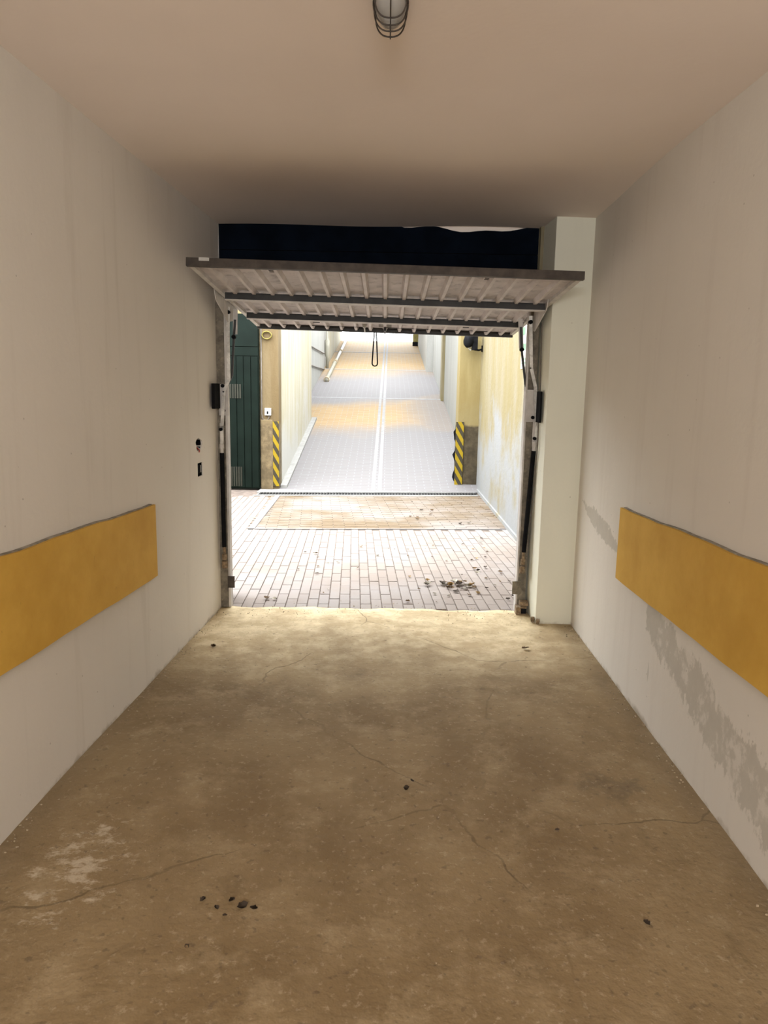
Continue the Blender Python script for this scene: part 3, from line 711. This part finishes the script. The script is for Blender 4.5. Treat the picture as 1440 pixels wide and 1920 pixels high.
# ------------------------------------------------------------------ things outside
# green steel door across the aisle
g2 = thing('door_1', 'dark green steel garage door across the aisle', 'door', (-3.1, 11.02, 0)); g2['kind'] = 'structure'
def gp(name, mat, *bx, bevel=0): return child_at(bobj(name, mat, g2, *bx, bevel=bevel), g2)
gp('leaf', M['green'], (-4.35, -1.90, 11.03, 11.095, .012, 2.6))
gp('top_panel', M['green'], (-4.34, -1.905, 11.015, 11.03, 2.13, 2.58), bevel=.004)
gp('cross_panel', M['green'], (-4.34, -1.905, 11.018, 11.03, 1.995, 2.12), bevel=.003)
xs = [-1.905]
while xs[-1] > -4.3: xs.append(xs[-1] - .108)
for a0, b0 in zip(xs[:-1], xs[1:]): gp('board', M['green'], (b0 + .006, a0 - .006, 11.012, 11.03, .03, 1.985), bevel=.004)
for (z0, z1) in ((1.37, 1.58), (.05, .345)):
    for k in range(5): gp('vent_slat', M['olive'], (-2.33 + k * .036, -2.33 + k * .036 + .024, 11.004, 11.0125, z0, z1))
# hazard strips
def hazard(name, x0, x1, y0, z0, z1, label):
    t = bobj(name, M['hazard'], None, (x0, x1, y0 - .015, y0, z0, z1), bevel=.004); return tag(t, label, 'hazard strip', 'yellow and black hazard strips')
hazard('hazard_strip', -1.703, -1.612, 11.085, .05, 1.035, 'yellow and black hazard strip on the left tan pier')
hazard('hazard_strip', 1.105, 1.228, 11.495, .03, 1.06, 'yellow and black hazard strip on the right dirty pier')
bm = B(); vv = []
for i in range(15):
    z = .12 + .84 * i / 14; wv = .030 + .026 * math.sin(i * 1.15) + .008 * math.sin(i * 3)
    vv.append([bm.verts.new((1.128, 11.52, z)), bm.verts.new((1.128 - max(.012, wv), 11.53, z)), bm.verts.new((1.128 - max(.012, wv), 11.56, z)), bm.verts.new((1.128, 11.58, z))])
for A_, B_ in zip(vv[:-1], vv[1:]):
    for i in range(4): bm.faces.new((A_[i], A_[(i + 1) % 4], B_[(i + 1) % 4], B_[i]))
bm.faces.new(vv[0][::-1]); bm.faces.new(vv[-1])
tag(obj('rubber_bumper', bm, M['black']), 'torn black rubber edge bumper behind the right hazard strip', 'bumper')
# switch box and conduit on the left pier
sw = thing('switch_box', 'small white switch box on the left tan pier', 'switch', (-1.772, 11.10, 1.177))
child_at(bobj('case', M['white'], sw, (-1.820, -1.725, 11.055, 11.10, 1.122, 1.232), bevel=.006), sw)
child_at(bobj('button', M['black'], sw, (-1.787, -1.765, 11.047, 11.056, 1.145, 1.185), bevel=.003), sw)
bm = B(); tube(bm, [(-1.868, 11.085, 3.2), (-1.868, 11.085, 1.15), (-1.862, 11.085, 1.085), (-1.83, 11.085, 1.05), (-1.79, 11.085, 1.05), (-1.765, 11.085, 1.075), (-1.755, 11.085, 1.117)], .010, 8)
tag(obj('conduit', bm, M['conduit'], smooth=True), 'thin grey conduit running down the left pier to the switch box', 'conduit')
bm = B()
for k in range(3): tube(bm, [(-1.78 + .07 * math.cos(t) , 11.06 + .012 * k, 2.30 + .055 * math.sin(t)) for t in [2 * math.pi * i / 20 for i in range(20)]], .008, 6, closed=True)
tag(obj('cable_coil', bm, M['cable_y'], smooth=True), 'coil of yellow cable hanging high on the left pier', 'cable')
# floodlight on right pier
fl_ = thing('floodlight', 'black floodlight on a bracket high on the right pier', 'floodlight', (1.38, 11.45, 2.2))
child_at(bobj('body', M['black'], fl_, (1.285, 1.365, 11.22, 11.36, 2.15, 2.42), bevel=.006), fl_)
bm = B(); tube(bm, [(1.29, 11.29, 2.29), (1.25, 11.27, 2.28), (1.20, 11.25, 2.27), (1.175, 11.24, 2.27)], [.055, .085, .095, .06], 14); child_at(obj('shade', bm, M['black'], fl_, True), fl_)
bm = B(); tube(bm, [(1.27, 11.28, 2.20), (1.235, 11.27, 2.17), (1.27, 11.28, 2.15)], .014, 8); child_at(obj('clamp', bm, M['white'], fl_), fl_)
bm = B(); tube(bm, [(1.33, 11.3, 2.155), (1.40, 11.34, 2.15), (1.452, 11.36, 2.17)], .013, 8); box(bm, 1.44, 1.459, 11.33, 11.40, 2.13, 2.22); child_at(obj('bracket', bm, M['black'], fl_), fl_)
# notice on right aisle wall
sg = thing('notice', 'white notice with green print on the right aisle wall', 'notice', (1.42, 7.72, 2.0))
def wy(y): return 1.395 + .0101 * (y - 5.36)
def np_(name, mat, y0, y1, z0, z1, t0, t1):
    bm = B(); prism(bm, [(wy(y0) - t1, y0), (wy(y0) - t0, y0), (wy(y1) - t0, y1), (wy(y1) - t1, y1)], z0, z1); child_at(obj(name, bm, mat, sg), sg)
np_('sheet', M['white'], 7.50, 7.86, 1.78, 2.26, .0, .006)
np_('print', M['signgreen'], 7.66, 7.80, 2.12, 2.20, .006, .0075); np_('print', M['signgreen'], 7.60, 7.76, 1.965, 2.03, .006, .0075)
for k in range(2): np_('print', M['signgreen'], 7.56, 7.80, 1.83 + k * .04, 1.842 + k * .04, .006, .0072)
# lit globe lamp on left ramp wall
wlp = thing('wall_lamp', 'lit round wall lamp on the left ramp wall under the door edge', 'lamp', (-1.6, 13.3, 2.66))
bm = B(); tube(bm, [(-1.60, 13.2, 2.66), (-1.56, 13.2, 2.66)], .07, 14); child_at(obj('base', bm, M['white'], wlp), wlp)
bm = B(); bmesh.ops.create_uvsphere(bm, u_segments=16, v_segments=10, radius=.085, matrix=Matrix.Translation((-1.51, 13.2, 2.66))); child_at(obj('globe', bm, M['glow'], wlp, True), wlp)
# rails, downpipe and kerb pipe on the left of the ramp
for z_, nm in ((2.58, 'upper'), (2.105, 'lower')):
    bm = B(); tube(bm, [(-1.92, 15.9, z_), (-1.92, 22.9, z_)], .018, 8); tag(obj('wall_pipe', bm, M['conduit'], smooth=True), 'thin %s pipe along the set-back left ramp wall' % nm, 'pipe')
bm = B(); tube(bm, [(-1.86, 23.3, 5.6), (-1.86, 23.3, 3.05), (-1.86, 23.3, 3.0), (-1.86, 23.3, 2.55), (-1.86, 23.3, 2.5), (-1.86, 23.3, 2.12)], [.03, .03, .075, .075, .05, .05], 10)
tag(obj('downpipe', bm, M['pipe'], smooth=True), 'pale downpipe on the left wall halfway up the ramp', 'downpipe')
bm = B()
tube(bm, [(-1.68, 20.8, zr(20.8) + .05), (-1.68, 30.6, zr(30.6) + .05)], .06, 8)
kp = thing('kerb_pipe', 'pale pipe lying along the left edge of the ramp', 'pipe', (-1.8, 20.8, zr(20.8)))
child_at(obj('pipe_run', bm, M['pipe'], kp, True), kp)
for yy in (20.8, 24.2, 26.9):
    bm = B(); tube(bm, [(-1.68, yy, zr(yy) + .055), (-1.68, yy + .18, zr(yy + .18) + .055)], .085, 8); child_at(obj('collar', bm, M['crumb'], kp), kp)
bx = thing('meter_box', 'small yellow box with a dark foot at the top right of the ramp', 'box', (1.1, 29.5, zr(29.5)))
child_at(bobj('case', M['cable_y'], bx, (1.02, 1.225, 29.4, 29.6, zr(29.6) + .12, zr(29.6) + .9), bevel=.01), bx)
child_at(bobj('foot', M['black'], bx, (1.01, 1.225, 29.39, 29.61, zr(29.4) - .05, zr(29.6) + .12)), bx)

# ------------------------------------------------------------------ leaves and crumbs
def leaf_mesh(seed):
    rnd = random.Random(seed); bm = B(); n = 7; L = 1.0; rows = []
    cu = rnd.uniform(.15, .55); tw = rnd.uniform(-.6, .6)
    for i in range(n + 1):
        t = i / n; wd = .34 * math.sin(math.pi * min(1, t * .96 + .02)) ** .8 * (1 + .18 * math.sin(t * 17 + seed))
        x = (t - .5) * L; z = cu * (t - .5) ** 2 * 1.4 + .02
        row = []
        for k in (-1, -.5, 0, .5, 1):
            yy = k * wd; zz = z + abs(k) ** 1.5 * wd * rnd.uniform(.35, .8) + tw * yy * t
            row.append(bm.verts.new((x, yy, max(.004, zz))))
        rows.append(row)
    for A_, B_ in zip(rows[:-1], rows[1:]):
        for k in range(4): bm.faces.new((A_[k], A_[k + 1], B_[k + 1], B_[k]))
    ext = bmesh.ops.solidify(bm, geom=bm.faces[:], thickness=.02)
    me = bpy.data.meshes.new('dry_leaf'); bm.to_mesh(me); bm.free()
    for p in me.polygons: p.use_smooth = True
    return me
variants = []
for k in range(5):
    for mk in ('leaf1', 'leaf2', 'leaf3', 'leaf4'):
        me = leaf_mesh(k); me.materials.append(M[mk]); variants.append((mk, me))
def leaf(x, y, size, mk, label, group, name='dry_leaf', z=.001):
    me = random.choice([m for (q, m) in variants if q == mk])
    o = bpy.data.objects.new(name, me); COL.objects.link(o)
    o.location = (x, y, z); o.scale = (size, size, size * random.uniform(.6, 1.1)); o.rotation_euler = (random.uniform(-.1, .1), random.uniform(-.1, .1), random.uniform(0, 6.28))
    tag(o, label, 'leaf', group); return o
rl = random.Random(3)
PILE = 'dry leaf in the small heap on the brick paving'
for k in range(26):
    c_ = rl.choice([(.43, 5.77), (.50, 5.74), (.68, 5.62), (.60, 5.60), (.64, 5.66), (.58, 5.74)])
    leaf(c_[0] + rl.gauss(0, .045), c_[1] + rl.gauss(0, .06), rl.uniform(.035, .075), rl.choice(['leaf1', 'leaf1', 'leaf2', 'leaf3', 'leaf4']), PILE, 'leaves heaped on the paving', z=rl.uniform(.001, .012))
for (x_, y_, s_, mk) in ((.739, 5.476, .055, 'leaf2'), (.666, 5.412, .05, 'leaf1'), (.57, 5.50, .06, 'leaf3'), (-.86, 5.231, .06, 'leaf1'), (-.80, 5.22, .05, 'leaf4')):
    leaf(x_, y_, s_, mk, {.739: 'curled tan leaf just in front of the leaf heap', .666: 'brown leaf nearest the threshold below the leaf heap', .57: 'dark leaf at the left foot of the leaf heap', -.86: 'dark brown leaf near the left door post', -.80: 'pale leaf scrap near the left door post'}[x_], 'single leaves on the paving')
for k in range(22):
    leaf(rl.uniform(.80, 1.05), rl.choice([rl.uniform(5.3, 6.3), rl.uniform(6.3, 7.6)]), rl.uniform(.025, .05), rl.choice(['leaf1', 'leaf3', 'leaf2', 'leaf4']), 'small dry leaf strewn on the paving near the right door post', 'leaves near the right door post')
for k in range(34):
    leaf(rl.uniform(-.8, .75), rl.uniform(5.12, 7.3), rl.uniform(.018, .04), rl.choice(['leaf1', 'leaf3', 'leaf2', 'leaf4']), 'tiny dry leaf scattered over the middle of the brick paving', 'leaves scattered on the paving')
for k in range(10):
    leaf(rl.uniform(.3, 1.2), rl.uniform(8.2, 10.2), rl.uniform(.03, .06), rl.choice(['leaf1', 'leaf3', 'leaf4']), 'small leaf on the cross-laid paving before the drain', 'leaves before the drain')
bits = [(.107, 2.644, .032, 'dark leaf crumb in the middle of the concrete floor, the larger of two'), (.132, 2.70, .022, 'dark leaf crumb in the middle of the concrete floor, the smaller of two'),
        (-1.013, 4.191, .040, 'brown leaf on the concrete by the left wall'), (.876, 4.249, .05, 'brown leaf on the concrete before the pillar'),
        (.64, 2.387, .020, 'dark speck of leaf on the right half of the floor'), (.80, 1.93, .026, 'dark leaf scrap at the lower right of the floor'), (-.529, 1.804, .018, 'dark scrap alone at the lower left of the floor')]
for (x_, y_, s_, lb) in bits: leaf(x_, y_, s_, 'leaf3' if s_ < .035 else 'leaf1', lb, 'leaf scraps on the garage floor', 'leaf_scrap', .004)
for (x_, y_, s_) in ((-.405, 1.968, .034), (-.443, 1.995, .024), (-.532, 1.995, .022), (-.482, 1.962, .02), (-.37, 1.961, .026), (-.45, 1.93, .016)):
    leaf(x_, y_, s_, 'leaf3', 'dark leaf scrap in the loose cluster at the lower left floor', 'leaf scraps clustered on the floor', 'leaf_scrap', .004)
# crumbs of plaster along the foot of both walls and scattered grit
bm = B(); rg = random.Random(11)
def pebble(x, y, s):
    v0 = len(bm.verts)
    m_ = Matrix.Translation((x, y, s * .35)) @ Matrix.Rotation(rg.uniform(0, 6), 4, 'Z') @ Matrix.Diagonal((s * rg.uniform(.7, 1.5), s * rg.uniform(.6, 1), s * rg.uniform(.5, .9), 1))
    r = bmesh.ops.create_icosphere(bm, subdivisions=1, radius=.5, matrix=m_)
    for v in r['verts']: v.co += Vector((rg.uniform(-.12, .12), rg.uniform(-.12, .12), rg.uniform(-.12, .12))) * s
for k in range(300):
    y = rg.uniform(1.2, 4.7); pebble(xr(y) - abs(rg.gauss(0, .035)) - .004, y, rg.uniform(.003, .011))
for k in range(220):
    y = rg.uniform(1.4, 4.9); pebble(xl(y) + abs(rg.gauss(0, .035)) + .004, y, rg.uniform(.003, .010))
for k in range(260):
    y = rg.uniform(1.3, 5.0); pebble(rg.uniform(-1.1, 1.1), y, rg.uniform(.002, .006))
for k in range(160):
    pebble(rg.uniform(-1.0, .95), rg.gauss(4.95, .10), rg.uniform(.003, .009))
gr = obj('plaster_grit', bm, M['crumb']); tag(gr, 'plaster crumbs and grit along the walls and threshold', 'grit'); gr['kind'] = 'stuff'
